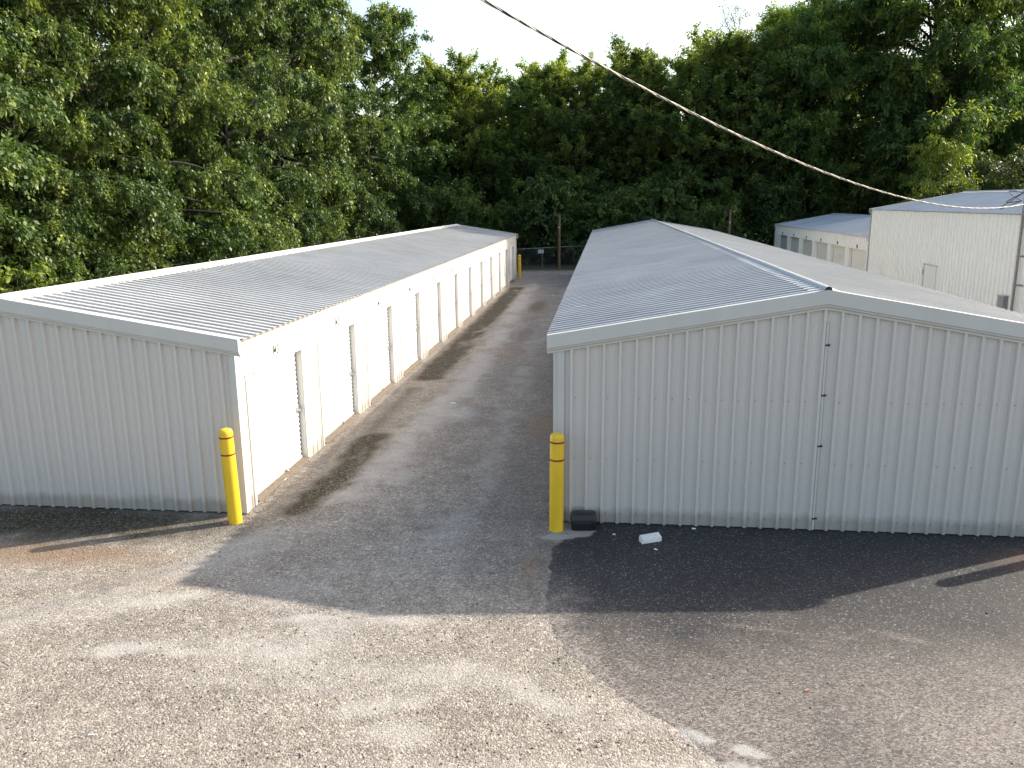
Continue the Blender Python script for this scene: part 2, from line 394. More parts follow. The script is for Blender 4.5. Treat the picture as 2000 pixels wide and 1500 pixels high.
def stones(a, scale, seed=0):
    """random-coloured crushed stone: returns (value 0..1 per stone, height)"""
    v = a.vor(scale); s = a.n('ShaderNodeSeparateColor'); a.link(v.outputs['Color'], s.inputs[0])
    return s.outputs[0], s.outputs[1], v.outputs['Distance']
def gravel_mat():
    a = NT('gravel_ground')
    r1, g1, d1 = stones(a, 42); r2, g2, d2 = stones(a, 95)
    big = a.noise(1.1, 5, .6); mid = a.noise(4.5, 8, .74)
    c1 = a.ramp(r1, [(0, (.085, .082, .08)), (.45, (.17, .165, .158)), (.85, (.27, .26, .25)), (1, (.50, .48, .46))])
    c2 = a.ramp(r2, [(0, (.075, .072, .07)), (.5, (.175, .168, .16)), (.9, (.29, .28, .265)), (1, (.48, .46, .43))])
    col = a.mix(.5, c1, c2)
    col = a.mix(1.0, col, a.ramp(mid, [(.32, (1.04, .985, .92)), (.68, (1.76, 1.65, 1.53))]), 'MULTIPLY')
    col = a.mix(1.0, col, a.ramp(big, [(.3, (.80, .765, .72)), (.7, (1.04, 1.0, .94))]), 'MULTIPLY')
    tex = a.mix(.42, a.ramp(r2, [(0, .7), (1, 1.15)]), a.ramp(r1, [(0, .7), (1, 1.15)]))
    A = {k: a.attr(k).outputs['Fac'] for k in ('dust', 'adust_sun', 'moss', 'clay', 'conc', 'dark', 'grass')}
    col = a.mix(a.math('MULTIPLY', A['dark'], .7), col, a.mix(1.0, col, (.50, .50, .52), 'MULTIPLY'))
    col = a.mix(a.math('MULTIPLY', A['clay'], .8), col, a.mix(1.0, tex, (.23, .150, .095), 'MULTIPLY'))
    fine = a.noise(38, 4, .7)
    dustf = a.math('MULTIPLY', A['dust'], a.ramp(fine, [(.3, .45), (.62, .95)]))
    dcol = a.mix(1.0, a.mix(.35, (.40, .37, .33), a.ramp(r2, [(0, (.22, .208, .19)), (1, (.54, .505, .465))])), a.ramp(mid, [(.3, .88), (.7, 1.06)]), 'MULTIPLY')
    col = a.mix(dustf, col, dcol)
    mossf = a.math('MULTIPLY', A['moss'], a.ramp(a.mix(.55, fine, r1), [(.25, 0.25), (.44, 1.0)]))
    mcol = a.ramp(a.noise(16, 5, .7), [(.25, (.020, .014, .008)), (.5, (.042, .032, .017)), (.72, (.075, .080, .028)), (.9, (.16, .13, .08))])
    mcol = a.mix(1.0, mcol, a.ramp(r2, [(0, .55), (.85, 1.1), (1, 2.6)]), 'MULTIPLY')
    col = a.mix(mossf, col, mcol)
    col = a.mix(a.math('MULTIPLY', A['conc'], .9), col, a.mix(1.0, a.ramp(fine, [(.3, .72), (.6, 1.0)]), (.34, .325, .30), 'MULTIPLY'))
    grs = a.ramp(a.noise(3, 6, .7), [(.3, (.018, .022, .010)), (.55, (.045, .055, .02)), (.75, (.09, .075, .04))])
    col = a.mix(A['grass'], col, grs)
    hh = a.math('ADD', a.math('MULTIPLY', d1, -.9), a.math('MULTIPLY', d2, -.45))
    hh = a.math('MULTIPLY', hh, a.math('SUBTRACT', 1.0, a.math('MULTIPLY', A['dust'], .6)))
    hh = a.math('ADD', hh, a.math('MULTIPLY', mid, .5))
    a.bump(hh, .55, .022)
    return a.set(col, .9, 0, .25)
def asphalt_mat():
    a = NT('tarred_apron')
    r1, g1, d1 = stones(a, 60); r2, g2, d2 = stones(a, 120)
    mid = a.noise(6, 5, .65); big = a.noise(.8, 4, .6); fine = a.noise(34, 4, .7)
    col = a.mix(.5, a.ramp(r1, [(0, (.012, .012, .013)), (.6, (.026, .026, .028)), (.92, (.055, .053, .052)), (1, (.34, .32, .30))]),
                    a.ramp(r2, [(0, (.010, .010, .011)), (.6, (.024, .024, .026)), (.94, (.06, .057, .055)), (1, (.30, .28, .26))]))
    col = a.mix(1.0, col, a.ramp(big, [(.3, .85), (.7, 1.15)]), 'MULTIPLY')
    A = {k: a.attr(k).outputs['Fac'] for k in ('adust_sun', 'clay', 'conc')}
    col = a.mix(a.math('MULTIPLY', A['clay'], .5), col, (.16, .075, .05))
    df = a.math('MULTIPLY', A['adust_sun'], a.ramp(a.mix(.5, fine, r1), [(.25, .35), (.65, 1.0)]))
    col = a.mix(df, col, a.mix(1.0, a.mix(.5, a.ramp(r2, [(0, .45), (1, 1.5)]), a.ramp(r1, [(0, .45), (1, 1.5)])), (.29, .245, .212), 'MULTIPLY'))
    col = a.mix(a.math('MULTIPLY', A['conc'], .95), col, a.mix(1.0, a.ramp(fine, [(.3, .72), (.6, 1.0)]), (.34, .325, .30), 'MULTIPLY'))
    hh = a.math('ADD', a.math('MULTIPLY', d1, -.8), a.math('MULTIPLY', d2, -.5))
    a.bump(a.math('ADD', hh, a.math('MULTIPLY', mid, .3)), .42, .016)
    return a.set(col, .72, 0, .3)
def seq(*parts): return np.unique(np.round(np.concatenate(parts), 4))
gx = seq(np.array([-140, -90, -60, -35, -24]), np.arange(-19, -9.5, .5), np.arange(-9.5, 7, .065), np.arange(7, 30, 1.0), np.array([36, 60, 90, 140]))
gy = seq(np.array([-60, -25, -10, 0, 2.5]), np.arange(4.4, 13, .065), np.arange(13, 24, .12), np.arange(24, 60, .3), np.arange(60, 84, 2.0), np.array([95, 120, 150, 190]))
grid_mesh('ground', gx, gy, gravel_mat())
ax = np.concatenate([np.arange(-.9, 4.2, .028), np.arange(4.2, 11, .08)]); ay = np.arange(2.6, 11.46, .028)
def akeep(x, y):
    w = (fbm(x * 3, y * 3, 91) - .5) * .22 + (fbm(x * 11, y * 11, 97) - .5) * .12
    return asphalt_sd(x, y) + w
apron = grid_mesh('asphalt_apron', ax, ay, asphalt_mat(), .0, lambda x, y: akeep(x, y) > -.02)
co_ = np.empty(len(apron.data.vertices) * 3, np.float32); apron.data.vertices.foreach_get('co', co_); co_ = co_.reshape(-1, 3)
co_[:, 2] = -.003 + .009 * sstep(-.02, .10, akeep(co_[:, 0], co_[:, 1])); apron.data.vertices.foreach_set('co', co_.ravel()); apron.data.update()

# loose stones lying on the gravel (far too many to count)
def scatter_stones():
    rs = np.random.RandomState(5)
    N = 26000
    y = 4.6 + (rs.rand(N) ** 1.7) * 14; x = -9.5 + rs.rand(N) * 15
    d, ad, mo, cl, co, dk, gr = masks(x, y); sd = asphalt_sd(x, y)
    p = np.where(sd > 0, .07, .85 * (1 - .75 * d))
    ok = (rs.rand(N) < p) & ~((y > 11.3) & (x > -.75)) & ~((y > 11.2) & (x < -5.35))
    x, y, sd = x[ok], y[ok], sd[ok]; n = len(x)
    r = (.004 + .010 * rs.rand(n) ** 3.0) * 1.0
    base = np.array([(1,0,0),(-1,0,0),(0,1,0),(0,-1,0),(0,0,1),(0,0,-1)], float)
    tri = np.array([(0,2,4),(2,1,4),(1,3,4),(3,0,4),(2,0,5),(1,2,5),(3,1,5),(0,3,5)])
    th = rs.rand(n) * 6.28; c, s_ = np.cos(th), np.sin(th)
    V = base[None] * (.7 + .6 * rs.rand(n, 6, 1)) * r[:, None, None] * np.array([1.35, .95, .65])
    Vx = V[..., 0] * c[:, None] - V[..., 1] * s_[:, None]; Vy = V[..., 0] * s_[:, None] + V[..., 1] * c[:, None]
    co_ = np.stack([Vx + x[:, None], Vy + y[:, None], V[..., 2] + r[:, None] * .45 + np.where(sd > 0, .006, 0)[:, None]], -1).reshape(-1, 3)
    F = (tri[None] + (np.arange(n) * 6)[:, None, None]).reshape(-1, 3)
    me = bpy.data.meshes.new('loose_stones')
    me.vertices.add(len(co_)); me.loops.add(F.size); me.polygons.add(len(F))
    me.vertices.foreach_set('co', co_.ravel()); me.loops.foreach_set('vertex_index', F.ravel()); me.polygons.foreach_set('loop_start', np.arange(0, F.size, 3))
    me.update(calc_edges=True)
    t = me.attributes.new('tint', 'FLOAT', 'POINT'); t.data.foreach_set('value', np.repeat(rs.rand(n), 6).astype(np.float32))
    a = NT('loose_stone'); me.materials.append(a.set(a.ramp(a.attr('tint').outputs['Fac'], [(0, (.10, .095, .09)), (.5, (.19, .18, .17)), (.9, (.33, .31, .29)), (1, (.5, .48, .45))]), .9))
    o = bpy.data.objects.new('loose_stones', me); C.objects.link(o); tag(o, 'loose crushed stones scattered over the gravel forecourt', 'gravel', kind='stuff')
scatter_stones()

# ------------------------------------------------------------------ storage sheds
def gable_wall(name, x0, x1, xr, ze, zp, y, face, start, parent, mat, z0=.02, screws=()):
    """ribbed end wall in the plane y; face=-1 looks to the viewer"""
    prof = wall_profile(x0, x1, start, extra=(xr,))
    def top(x): return zp - (zp - ze) * abs(x - xr) / (max(abs(x0 - xr), abs(x1 - xr)))
    m = MB()
    A = [(u, y + face * h, z0) for u, h in prof]; B = [(u, y + face * h, top(u) - .03) for u, h in prof]
    if face > 0: A, B = B, A
    m.strip(A, B)
    for zz, jit in screws:
        rs = random.Random(int(zz * 100))
        k = math.ceil((x0 - start) / RIB)
        while start + k * RIB < x1 - .05:
            u = start + k * RIB + .055
            if x0 + .05 < u < x1 and rs.random() < .8:
                z = zz + rs.uniform(-jit, jit); m.box((u - .006, y - .006, z - .006), (u + .006, y - .001, z + .006), 1)
            k += 1
    return m.build(name, [mat, M_SCREW], parent)

def roof_sheet(name, xa, za, xb, zb, y0, y1, parent, mat, pitch=RIB, rh=.026, fine=True):
    """ribbed panel from eave (xa, za) up to ridge (xb, zb); ribs run up the slope"""
    prof = wall_profile(y0, y1, y0 + .09, rh, pitch, False, rw=.024 if rh < .04 else .034, tp=.93)
    n = Vector((-(zb - za), 0, xb - xa)).normalized()
    if n.z < 0: n = -n
    rows = []
    for t in np.linspace(0, 1, 7):
        x = xa + (xb - xa) * t; z = za + (zb - za) * t
        rows.append([(x + n.x * h, u, z + n.z * h) for u, h in prof])
    m = MB()
    for a, b in zip(rows[:-1], rows[1:]):
        if xb > xa: m.strip(b, a)
        else: m.strip(a, b)
    # screw lines: tiny washer heads along two purlins
    L = math.hypot(xb - xa, zb - za)
    for t in (.12, .5, .86):
        x = xa + (xb - xa) * t; z = za + (zb - za) * t; u = y0 + .2
        while u < min(y1, y0 + 16):
            p = Vector((x + n.x * .004, u, z + n.z * .004))
            m.box((p.x - .009, p.y - .009, p.z - .004), (p.x + .009, p.y + .009, p.z + .006), 1); u += RIB * 2
    return m.build(name, [mat, M_SCREW], parent)

def rake_trim(name, xr, xe, ze, zp, y, parent, face=-1, drop=.175, mat=None):
    """fascia along a gable: top flange on the roof, tall face, small stepped return"""
    m = MB(); d = face
    pr = [(-.10 * d, .034), (.062 * d, .034), (.062 * d, -.155 if drop else 0), (.045 * d, -drop + .006), (.045 * d, -drop - .012), (.020 * d, -drop - .03), (.020 * d, -drop - .058), (.002 * d, -drop - .062)]
    rows = []
    for x in xe:
        z = zp - (zp - ze) * abs(x - xr) / abs(xe[0] - xr)
        rows.append([(x, y + a, z + b) for a, b in pr])
    for a, b in zip(rows[:-1], rows[1:]):
        if d < 0: m.strip(b, a)
        else: m.strip(a, b)
    # closed ends
    for r in (rows[0], rows[-1]):
        x, yy = r[0][0], y
        m.add([(x, y + pr[1][0], r[1][2]), (x, y + pr[2][0], r[2][2]), (x, y, r[2][2]), (x, y, r[1][2])], [(0, 1, 2, 3)])
    return m.build(name, mat or M_TRIM, parent)

def ridge_cap(name, xr, zp, y0, y1, parent, slope, mat, w=.19, hump=.045):
    pr = [(-w, -w * slope - .012), (-w, -w * slope + .030), (-.055, -.055 * slope + .034)]
    for k in range(9):
        an = math.pi - math.pi * k / 8; pr.append((.048 * math.cos(an), .034 - .04 * slope + hump * math.sin(an)))
    pr += [(.055, -.055 * slope + .034), (w, -w * slope + .030), (w, -w * slope - .012)]
    m = MB(); ys = np.arange(y0, y1 + .01, (y1 - y0) / 13)
    for i in range(13):                          # lapped lengths, each a touch proud of the next
        a0, b0 = ys[i] - (.03 if i else 0), ys[i + 1]; lift = .003 * (i % 2)
        m.strip([(xr + u, b0, zp + z + lift) for u, z in pr], [(xr + u, a0, zp + z + lift) for u, z in pr])
    m.add([(xr + u, y0 + .001, zp + z) for u, z in pr[2:-2]], [tuple(range(len(pr) - 4))], 1)
    return smooth_angle(m.build(name, [mat, M_RUBBER], parent), 40)

def corner_trim(x, y, z0, z1, sx, sy, parent, w=.09):
    m = MB(); o = .030
    m.strip([(x - sx * w, y + sy * o, z0), (x + sx * o, y + sy * o, z0), (x + sx * o, y - sy * w, z0)],
            [(x - sx * w, y + sy * o, z1), (x + sx * o, y + sy * o, z1), (x + sx * o, y - sy * w, z1)])
    m.box((x - sx * w - .004, y + sy * .004, z0) if sx > 0 else (x - sx * w - .004, min(y, y + sy * o) , z0),
          (x - sx * w + .004, y + sy * o - .002, z1) if sy > 0 else (x - sx * w + .004, max(y, y + sy * o) - .002 if sy > 0 else y - .002, z1)) if False else None
    return m.build('corner_trim', M_TRIM, parent)

def side_wall(x, y0, y1, top, face, openings, head, parent, mat, start, pitch=RIB, name='wall', minor=False, rib_h=None):
    """long ribbed wall in the plane x facing +x (face 1) or -x (face -1), holes for doors"""
    ex = sorted([e for o in openings for e in o])
    prof = wall_profile(y0, y1, start, rib_h or (.014 if face > 0 else .022), pitch, minor, extra=ex)
    us = [u for u, h in prof]; hs = [h for u, h in prof]
    m = MB()
    def solid(a, b, z0, z1):
        pts = [(u, h) for u, h in prof if a - 1e-4 <= u <= b + 1e-4]
        A = [(x + face * h, u, z0) for u, h in pts]; B = [(x + face * h, u, z1) for u, h in pts]
        m.strip(A, B) if face > 0 else m.strip(B, A)
    if not openings: solid(y0, y1, .02, top)
    else:
        solid(y0, y1, head, top)
        e = [y0] + ex + [y1]
        for a, b in zip(e[0::2], e[1::2]): solid(a, b, .02, head - .002)
    return m.build(name, mat, parent)

def make_door(w, h, parent, face=1, open_latch=True, rope=False, recess=.09, mat=None, detail=True):
    """roll-up door, local: y along the wall from 0 to w, x out of the wall, z up"""
    e = bpy.data.objects.new('roll_up_door', None)
    m = MB(); g = .035; per = .0875; rows = []
    n = int((h - .14) / per) * 6
    for i in range(n + 1):
        z = .13 + (h - .13) * i / n; ph = (z / per) % 1
        rows.append((z, -recess + .011 * math.sin(2 * math.pi * ph) * (1 if ph < .5 else .55)))
    m.strip([(d * face, g, z) for z, d in rows], [(d * face, w - g, z) for z, d in rows])
    if face > 0: m.f = [tuple(reversed(f)) for f in m.f]
    # the slats' thickness at both ends, so the scalloped edge shows
    for yy in (g, w - g):
        m.strip([(d * face, yy, z) for z, d in rows], [((d - .012) * face, yy, z) for z, d in rows])
    d = smooth_angle(m.build('roll_up_door', mat or M_DOOR, parent), 50)
    if not detail: return d
    b = MB(); b.box((-recess * face - .020, g, .045), (-recess * face + .022, w - g, .128)); b.build('bottom_bar', M_BAR, d)
    q = MB()
    yl = w - .09
    q.box((-recess * face + .012, yl - .07, .96), (-recess * face + .03, yl + .05, 1.05))
    q.tube([(-recess + .045, yl - .05, 1.005), (-recess + .045, yl + .10, 1.0)], .011, 8)
    q.tube([(-recess + .03, yl - .02, 1.005), (-recess + .075, yl - .02, 1.005)], .016, 8)
    q.build('latch', M_STEEL, d)
    q = MB(); yc = w * .62
    q.box((-recess + .023, yc - .045, .085), (-recess + .032, yc + .045, .125)); q.tube([(-recess + .03, yc - .035, .10), (-recess + .07, yc - .02, .112), (-recess + .07, yc + .02, .112), (-recess + .03, yc + .035, .10)], .008, 6)
    q.build('pull_handle', M_STEEL, d)
    if rope:
        q = MB(); q.tube([(-recess + .07, yc, .11), (-recess + .10, yc + .02, .075), (-recess + .125, yc - .12, .062), (-recess + .14, yc - .32, .058), (-recess + .13, yc - .5, .058), (-recess + .11, yc - .62, .060)], .009, 6)
        q.build('pull_rope', M_ROPE, d)
        q = MB(); q.tube([(-recess + .02, .42, h), (-recess + .03, .42, h - .10), (-recess + .026, .41, h - .24)], .005, 5); q.build('frayed_strap', M_CABLE, d)
    return d

# ---- left shed
shed = empty('storage_shed', (XL - HL, YL0, 0))
tag(shed, 'long white metal storage shed with a row of numbered roll-up doors along the alley', 'storage shed', 'metal self-storage buildings')
class Par:                                   # parts are modelled in world space, then hung under the thing
    pass
def hang(o, parent):
    o.parent = parent; o.matrix_parent_inverse = Matrix.Translation(parent.location).inverted(); return o
def hang_all(objs, parent):
    for o in objs: hang(o, parent)
XLR = XL - HL; XLW = XL - 2 * HL; slopeL = (ZLP - ZLE) / (HL + .12)
P = []
P.append(gable_wall('end_wall', XLW, XL, XLR, ZLE, ZLP, YL0, -1, -9.294 + .02, None, M_WALL))
P.append(gable_wall('end_wall', XLW, XL, XLR, ZLE, ZLP, YL1, 1, -9.294, None, M_WALL))
DP, DW, D0, HEAD = 3.2, 2.27, 11.66, 2.10
opens = [(D0 + DP * k, D0 + DP * k + DW) for k in range(12)]
P.append(side_wall(XL, YL0, YL1, ZLE - .02, 1, opens, HEAD, None, M_WALL, 11.55, name='door_wall'))
P.append(side_wall(XLW, YL0, YL1, ZLE - .02, -1, [], 0, None, M_WALL, 11.55, name='back_wall'))
P.append(roof_sheet('roof', XL + .13, ZLE, XLR, ZLP, YL0 - .03, YL1 + .03, None, M_ROOF))
P.append(roof_sheet('roof', XLW - .13, ZLE, XLR, ZLP, YL0 - .03, YL1 + .03, None, M_ROOF))
P.append(rake_trim('rake_trim', XLR, [XL + .13, XLR, XLW - .13], ZLE, ZLP, YL0 - .03, None))
P.append(rake_trim('rake_trim', XLR, [XL + .13, XLR, XLW - .13], ZLE, ZLP, YL1 + .03, None, 1))
P.append(ridge_cap('ridge_cap', XLR, ZLP + .005, YL0 - .09, YL1 + .09, None, slopeL, M_TRIM, .24, .03))
P.append(corner_trim(XL, YL0, .02, ZLE - .1, 1, -1, None, .07)); P.append(corner_trim(XL, YL1, .02, ZLE - .1, 1, 1, None, .07))
P.append(corner_trim(XLW, YL0, .02, ZLE - .1, -1, -1, None, .07))
m = MB()                                      # open end of the eave trim at the corner
ey, ez = YL0 - .075, ZLE - .115
for a, b in (((XL + .02, ey, ez), (XL + .125, ey + .10, ez + .006)), ((XL + .02, ey, ez + .10), (XL + .125, ey + .10, ez + .106)), ((XL + .119, ey, ez + .007), (XL + .125, ey + .10, ez + .099)), ((XL + .02, ey, ez + .007), (XL + .026, ey + .1, ez + .099))): m.box(a, b)
m.box((XL + .03, ey + .085, ez + .008), (XL + .118, ey + .09, ez + .098))
P.append(m.build('eave_end_box', M_TRIM))
m = MB()                                      # jamb returns, header return and the dark door guides
for a, b in opens:
    for yy, s in ((a, 1), (b, -1)):
        m.strip([(XL + .012, yy, .02), (XL + .012, yy + s * -.001, HEAD)], [(XL - .16, yy, .02), (XL - .16, yy, HEAD)])
        m.box((XL - .130, min(yy, yy + s * .034) + .001, .05), (XL - .098, max(yy, yy + s * .034) - .001, HEAD - .004), 1)
    m.strip([(XL + .012, a, HEAD), (XL + .012, b, HEAD)], [(XL - .16, a, HEAD), (XL - .16, b, HEAD)])
    for yy in (a - .055, b + .005):           # flat jamb trim on the face
        m.box((XL + .004, yy, .02), (XL + .0265, yy + .05, HEAD + .03))
    m.box((XL + .004, a - .004, HEAD + .002), (XL + .0255, b + .004, HEAD + .03))
P.append(m.build('door_frames', [M_DOOR, M_RUBBER]))
m = MB()
m.box((XL - .20, YL0 + .12, 0.0), (XL - .001, YL1 - .1, .048))
P.append(m.build('slab_edge', M_CONC))
hang_all(P, shed)
rr = random.Random(4)
for k, (a, b) in enumerate(opens):
    d = make_door(DW, HEAD, None, rope=(k == 0)); d.location = (XL, a, 0); hang(d, shed)
    s = MB(); s.box((XL - .10, a + .002, .049), (XL + .055, b - .002, .085 + .006 * rr.random())); sill = s.build('door_sill', M_SILL); hang(sill, shed)
    pl = MB(); pl.box((0, -.085, -.10), (.003, .085, .10)); p = pl.build('number_plate', M_PLATE); p.location = (XL + .0145, (a + b) / 2 + .05, HEAD + .185); hang(p, shed)
    t = text_mesh(str(43 - k), .215, 'digits', M_INK, p, .001); t.rotation_euler = (R(90), 0, R(90)); t.location = (.0042, 0, 0)

# ---- right shed
shed2 = empty('storage_shed', (XR + HR, YR0, 0))
tag(shed2, 'grey-white metal shed with its shaded gable end facing the asphalt apron', 'storage shed', 'metal self-storage buildings')
XRR = XR + HR; XRE = XR + 2 * HR; slopeR = (ZRP - ZRE) / (HR + .12)
P = [gable_wall('end_wall', XR, XRE, XRR, ZRE, ZRP, YR0, -1, -.441, None, M_WALL, screws=((1.906, .004), (1.0, .004), (.16, .01))),
     gable_wall('end_wall', XR, XRE, XRR, ZRE, ZRP, YR1, 1, -.441, None, M_WALL),
     side_wall(XR, YR0, YR1, ZRE - .02, -1, [], 0, None, M_WALL, 11.6, name='side_wall'),
     side_wall(XRE, YR0, YR1, ZRE - .02, 1, [], 0, None, M_WALL, 11.6, name='side_wall'),
     roof_sheet('roof', XR - .12, ZRE, XRR, ZRP, YR0 - .03, YR1 + .03, None, M_SLOPE_L, rh=.046),
     roof_sheet('roof', XRE + .12, ZRE, XRR, ZRP, YR0 - .03, YR1 + .03, None, M_SLOPE_R),
     rake_trim('rake_trim', XRR, [XR - .12, XRR, XRE + .12], ZRE, ZRP, YR0 - .03, None),
     rake_trim('rake_trim', XRR, [XR - .12, XRR, XRE + .12], ZRE, ZRP, YR1 + .03, None, 1),
     ridge_cap('ridge_cap', XRR, ZRP + .004, YR0 - .085, YR1 + .085, None, slopeR, M_TRIM, .2, .05),
     corner_trim(XR, YR0, .02, ZRE - .1, -1, -1, None, .13), corner_trim(XRE, YR0, .02, ZRE - .1, 1, -1, None, .13)]
hang_all(P, shed2)
m = MB(); xs_ = XRR + .035
m.tube([(xs_, YR0 - .036, .03), (xs_, YR0 - .036, 3.02)], .017, 10)
cd = smooth_angle(m.build('conduit', M_TRIM), 40); hang(cd, shed2)
for z in (2.713, 2.009, 1.278, .2):
    m = MB(); m.tube([(xs_, YR0 - .036, z - .012), (xs_, YR0 - .036, z + .012)], .021, 10); m.box((xs_ + .012, YR0 - .045, z - .012), (xs_ + .05, YR0 - .026, z + .012))
    c_ = m.build('pipe_clip', M_RUBBER); c_.parent = cd

# ---- far low shed and the taller store in line with it
def c_shed(y0, y1, ze, zp, lab, cat_group, opens, head, wall_pitch=.3048):
    e = empty('storage_shed', (XC + HC, y0, 0)); tag(e, lab, 'storage shed', cat_group)
    sl = (zp - ze) / (HC + .1); xr = XC + HC; xe = XC + 2 * HC
    P = [side_wall(XC, y0, y1, ze - .02, -1, opens, head, None, M_CREAM, y0 + .1, wall_pitch, name='door_wall' if opens else 'side_wall', rib_h=.045),
         side_wall(xe, y0, y1, ze - .02, 1, [], 0, None, M_CREAM, y0 + .1, name='side_wall'),
         gable_wall('end_wall', XC, xe, xr, ze, zp, y0, -1, XC, None, M_CREAM), gable_wall('end_wall', XC, xe, xr, ze, zp, y1, 1, XC, None, M_CREAM),
         roof_sheet('roof', XC - .1, ze, xr, zp, y0 - .02, y1 + .02, None, M_ROOF2, .3048, .03), roof_sheet('roof', xe + .1, ze, xr, zp, y0 - .02, y1 + .02, None, M_ROOF2, .3048, .03),
         rake_trim('rake_trim', xr, [XC - .1, xr, xe + .1], ze, zp, y1 + .02, None, 1, .12), rake_trim('rake_trim', xr, [XC - .1, xr, xe + .1], ze, zp, y0 - .02, None, -1, .12),
         ridge_cap('ridge_cap', xr, zp + .004, y0 - .05, y1 + .05, None, sl, M_TRIM, .2, .04), corner_trim(XC, y1, .02, ze - .05, -1, 1, None, .09)]
    hang_all(P, e); return e
copen = [(43.15 + 3.66 * k, 46.1 + 3.66 * k) for k in range(6)]
low = c_shed(YC0 + .004, YC1, ZCE, ZCP, 'low cream shed in the distance with six roll-up doors beside the taller store', 'metal self-storage buildings', copen, 2.1)
m = MB()
for a, b in copen:
    for yy in (a, b): m.strip([(XC - .012, yy, .02), (XC - .012, yy, 2.1)], [(XC + .2, yy, .02), (XC + .2, yy, 2.1)])
    m.box((XC + .15, b - .06, .05), (XC + .17, b - .002, 2.09), 1); m.strip([(XC - .012, a, 2.1), (XC - .012, b, 2.1)], [(XC + .2, a, 2.1), (XC + .2, b, 2.1)])
hang(m.build('door_frames', [M_CREAM, M_RUBBER]), low)
M_DOORC = painted_metal('cream_door_metal', (.80, .77, .66), .4, .06)
for k, (a, b) in enumerate(copen):
    d = make_door(b - a, 2.1, None, -1, recess=.15, mat=M_DOORC, detail=False); d.location = (XC, a, 0); hang(d, low)
    pl = MB(); pl.box((XC - .05, (a + b) / 2 - .1, 2.17), (XC - .026, (a + b) / 2 + .1, 2.33)); hang(pl.build('number_plate', M_DPLATE), low)
tall = c_shed(19.0, YC0, ZTE, ZTP, 'tall cream ribbed metal store at the right edge with a plain white door', 'metal self-storage buildings', [], 0)
m = MB(); m.box((XC - .045, 34.1, .03), (XC - .027, 35.3, 2.0)); dd = m.build('door', M_CREAM); hang(dd, tall)
m = MB(); m.box((XC - .06, 34.0, 2.005), (XC - .02, 35.42, 2.05)); m.box((XC - .055, 35.302, .03), (XC - .02, 35.36, 2.003)); m.box((XC - .055, 34.04, .03), (XC - .02, 34.098, 2.003)); f_ = m.build('door_frame', M_BAR); f_.parent = dd
m = MB(); m.box((XC - .06, 35.36, 1.60), (XC - .028, 35.42, 1.82)); f_ = m.build('hinge_plate', M_RUBBER); f_.parent = dd

# ------------------------------------------------------------------ service mast and cable
MX, MY = 12.90, 27.45
mast = empty('service_mast', (MX, MY, 0)); tag(mast, 'brown pipe mast with cable weatherhead strapped to the tall cream store', 'service mast')
m = MB(); m.tube([(MX, MY, 1.02), (MX, MY, 4.72)], .042, 12); hang(smooth_angle(m.build('pipe', M_MAST), 40), mast)
m = MB(); m.tube([(MX, MY, 4.70), (MX, MY, 4.80), (MX - .04, MY - .03, 4.86), (MX - .1, MY - .06, 4.80)], [.05, .06, .06, .045], 10); hang(m.build('weatherhead', M_GREY), mast)
for z in (3.75, 2.85, 1.95):
    m = MB(); m.tube([(MX, MY, z - .025), (MX, MY, z + .025)], .055, 10); m.box((MX, MY - .025, z - .02), (XC + .01, MY + .025, z + .02)); m.box((XC - .05, MY - .22, z - .03), (XC - .025, MY + .02, z + .03))
    hang(m.build('bracket', M_GREY), mast)
m = MB(); m.box((MX - .06, MY - .16, .72), (XC - .022, MY + .16, 1.06)); hang(m.build('meter_box', M_GREY), mast)
for ax_, ay_, az_ in ((-.5, .35, -.28), (-.35, .2, .12), (-.28, .45, -.12)):
    m = MB(); pts = []
    for t in np.linspace(0, 1, 12):
        w = math.pi * t
        pts.append((MX - .08 + ax_ * math.sin(w), MY - .05 + ay_ * math.sin(w * .9), 4.80 + az_ * math.sin(w) * 1.3 - .25 * t))
    m.tube(pts, .013, 6); hang(m.build('drip_loop', M_CABLE), mast)
eb = empty('electrical_box', (XC - .1, 28.3, 0)); tag(eb, 'tall narrow grey metal box on the cream wall beside the pipe mast', 'electrical box')
m = MB(); m.box((XC - .16, 28.1, .75), (XC - .022, 28.5, 1.52)); hang(m.build('case', M_GREY), eb)
m = MB(); m.box((XC - .185, 28.08, 1.522), (XC - .02, 28.52, 1.545)); hang(m.build('lid', M_STEEL), eb)

A_ = Vector((MX - .05, MY - .05, 0)); Q_ = Vector((-1.35, 8.0, 0))
cable = empty('overhead_cable', (MX, MY, 4.45)); tag(cable, 'twisted overhead power cable sagging across the sky to the pipe mast', 'power cable')
NS = 420
for s_ in range(3):
    m = MB(); pts = []
    for i in range(NS + 1):
        t = -.0 + 1.45 * i / NS
        p = A_ + (Q_ - A_) * t; z = 3.12 * t * t - .985 * t + 4.45
        an = 2 * math.pi * (i / 9.0) + s_ * 2.094; r_ = .0088
        pts.append((p.x + r_ * math.cos(an) * .8, p.y - r_ * math.cos(an) * .6, z + r_ * math.sin(an)))
    m.tube(pts, .0090, 5); o = m.build('strand', M_ALU if s_ == 0 else M_CABLE); hang(smooth_angle(o, 80), cable)

